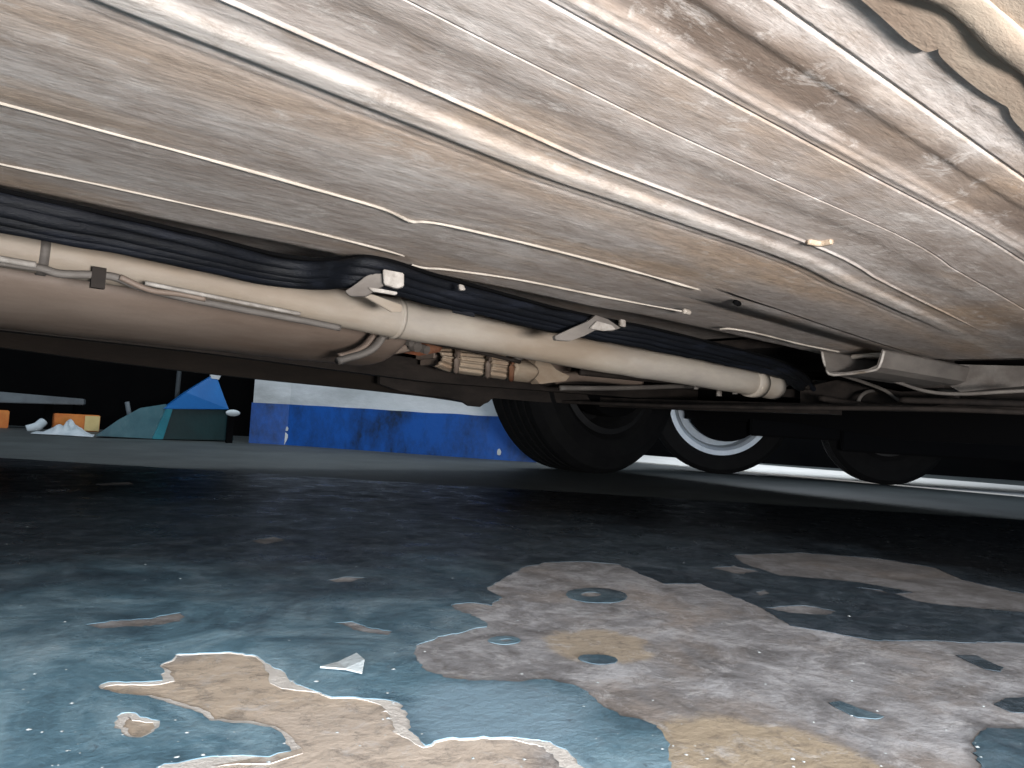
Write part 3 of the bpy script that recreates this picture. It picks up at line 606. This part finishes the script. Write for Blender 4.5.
def fbox(name, px0, px1, pt, pb, mat, label, cat, depth=0.08, side=None, zb_=None, group=None):
    a_ = at(px0, pb, z=0) if zb_ is None else zb_; y_ = a_.y
    P0 = at(px0, pt, y=y_); P1 = at(px1, pt + 0.06 * (px1 - px0), y=y_); q0_ = at(px0, pb, y=y_); q1_ = at(px1, pb + 0.06 * (px1 - px0), y=y_)
    e = empty(name, Vector(((q0_.x + q1_.x) / 2, y_, 0))); tag(e, label, cat, group)
    zlo = max(0.0, min(q0_.z, q1_.z)); ztop = (P0.z + P1.z) / 2
    box('carton_body', (q0_.x, y_, zlo), (q1_.x, y_ + depth, ztop), mat, e, None, 0.003)
    if side: box('end_panel', (q1_.x - (q1_.x - q0_.x) * side, y_ - 0.003, zlo + .004), (q1_.x - .002, y_ - 0.0005, ztop - .003), M_cr, e)
    return e
fbox('carton', 53, 99, 413, 430.5, M_or, 'orange carton with a cream end panel behind the white cloth', 'carton', 0.05, 0.34)
fbox('carton', -30, 8, 408.5, 427, M_or, 'plain orange carton at the left edge of the picture', 'carton', 0.05)
# white cloth with a rolled bit
cc = at(60, 436, z=0)
bm = bmesh.new(); G = {}
for i in range(25):
    for j in range(13):
        u, v = i / 24, j / 12; b0 = at(30 + 62 * u, 434 + 3.5 * u, z=0)
        hgt = 0.002 + 0.052 * max(0, 1 - abs(u - 0.55) / 0.42) ** 1.1 * math.sin(v * math.pi) * (0.8 + 0.9 * noise.noise(Vector((u * 9, v * 5, 1))))
        G[i, j] = bm.verts.new((b0.x + v * 0.03, b0.y + v * 0.16 - 0.02, hgt))
for i in range(24):
    for j in range(12): bm.faces.new((G[i, j], G[i+1, j], G[i+1, j+1], G[i, j+1]))
g_ = bmesh.ops.extrude_face_region(bm, geom=list(bm.faces)); bmesh.ops.translate(bm, verts=[v for v in g_['geom'] if isinstance(v, bmesh.types.BMVert)], vec=(0, 0, 0.0025))
M_cloth = dusty('white_cloth', (184, 190, 192), (160, 170, 174), None, 20, (1, 1, 1), 0.8)
o = from_bm('cloth', bm, M_cloth, None, True); tag(o, 'crumpled white rag lying flat in front of the orange carton', 'rag')
yR = at(36, 431, z=0).y
o = tube('paper_roll', [at(27, 430, y=yR), at(36, 427, y=yR), at(43, 422, y=yR + .02)], 0.017, M_cloth, None, 14, 4, (1, 1), 0.006); tag(o, 'small white crumpled roll left of the white rag', 'roll')
# shelf-like grey beam and other dim bits
M_grey = dusty('grey_metal', (96, 104, 108), (74, 80, 84), None, 10, (1, 1, 1), 0.6)
ys = at(53, 430.5, z=0).y + 0.07
sb_ = empty('low_bench', Vector((at(30, 425, y=ys).x, ys, 0))); tag(sb_, 'dim grey low bench board behind the orange cartons', 'bench')
bA, bB = at(-160, 378, y=ys), at(84, 399, y=ys); bC, bD = at(84, 405, y=ys), at(-160, 398, y=ys)
prism('bench_board', [bA, bB, bC, bD], (0.02, 0.09, 0), M_grey, sb_, 0.003)
for px in (-140, 50, 78):
    c = at(px, 404, y=ys + 0.04); box('leg', (c.x - .012, c.y, 0), (c.x + .012, c.y + .03, c.z + .004), M_black, sb_)
pt = at(188, 366, y=2.99); o = tube('pole', [Vector((pt.x, 2.99 + .12, 0)), Vector((pt.x, 3.11, 0.9))], 0.009, M_grey, None, 10, 1); tag(o, 'thin grey upright pole behind the blue plastic sheet', 'pole')
c = at(129, 412, y=3.02); c2 = at(127, 402, y=3.0); o = tube('stick', [Vector((c.x + .02, c.y, 0.004)), c2], 0.008, M_grey, None, 8, 1); tag(o, 'short grey stick leaning behind the teal fold', 'stick')
c = at(233, 413, y=2.70); o_ = bmesh.new(); bmesh.ops.create_uvsphere(o_, u_segments=16, v_segments=10, radius=0.02, matrix=Matrix.Translation((c.x, c.y, c.z)) @ Matrix.Diagonal((1.3, .5, .6, 1)))
ob = empty('door_stop', Vector((c.x, c.y, 0))); tag(ob, 'small dark stand with a round white knob beside the wall', 'door stop')
from_bm('knob', o_, M_cloth, ob, True); box('stand', (c.x - .01, c.y + .012, 0), (c.x + .01, c.y + .03, c.z + .008), M_black, ob)

# ---------------------------------------------------------------- small bits on the floor
fl = [(320,669),(338,664),(356,661),(364,668),(362,675),(345,671)]
P_ = [at(x, y, z=0.001) for x, y in fl]; bm = bmesh.new(); vs = [bm.verts.new(p_ + Vector((0, 0, .0005 + .003 * (k_ in (2, 3))))) for k_, p_ in enumerate(P_)]; bm.faces.new(vs)
g_ = bmesh.ops.extrude_face_region(bm, geom=list(bm.faces)); bmesh.ops.translate(bm, verts=[v for v in g_['geom'] if isinstance(v, bmesh.types.BMVert)], vec=(0, 0, 0.0008))
o = from_bm('paint_flake', bm, M_cloth); tag(o, 'white triangular paint flake on the blue floor above the tan patch', 'flake')
bm = bmesh.new()
for _ in range(260):
    px, py = random.uniform(-40, 1060), 768 - 300 * random.random() ** 1.6; c = at(px, py, z=0.0012)
    if c.y > 1.4: continue
    s = 0.0003 + 0.0011 * random.random() ** 3; n_ = 5; a0 = random.random() * 6
    vs = [bm.verts.new(c + Vector((math.cos(a0 + 6.283 * k_ / n_) * s * random.uniform(.5, 1.2), math.sin(a0 + 6.283 * k_ / n_) * s * random.uniform(.5, 1.2), 0))) for k_ in range(n_)]
    tp = bm.verts.new(c + Vector((0, 0, s * 0.25)))
    for k_ in range(n_): bm.faces.new((vs[k_], vs[(k_+1) % n_], tp))
    bm.faces.new(list(reversed(vs)))
o = from_bm('grit', bm, M_cloth); tag(o, 'white paint specks and grit scattered over the dark floor', 'grit', None, 'stuff')
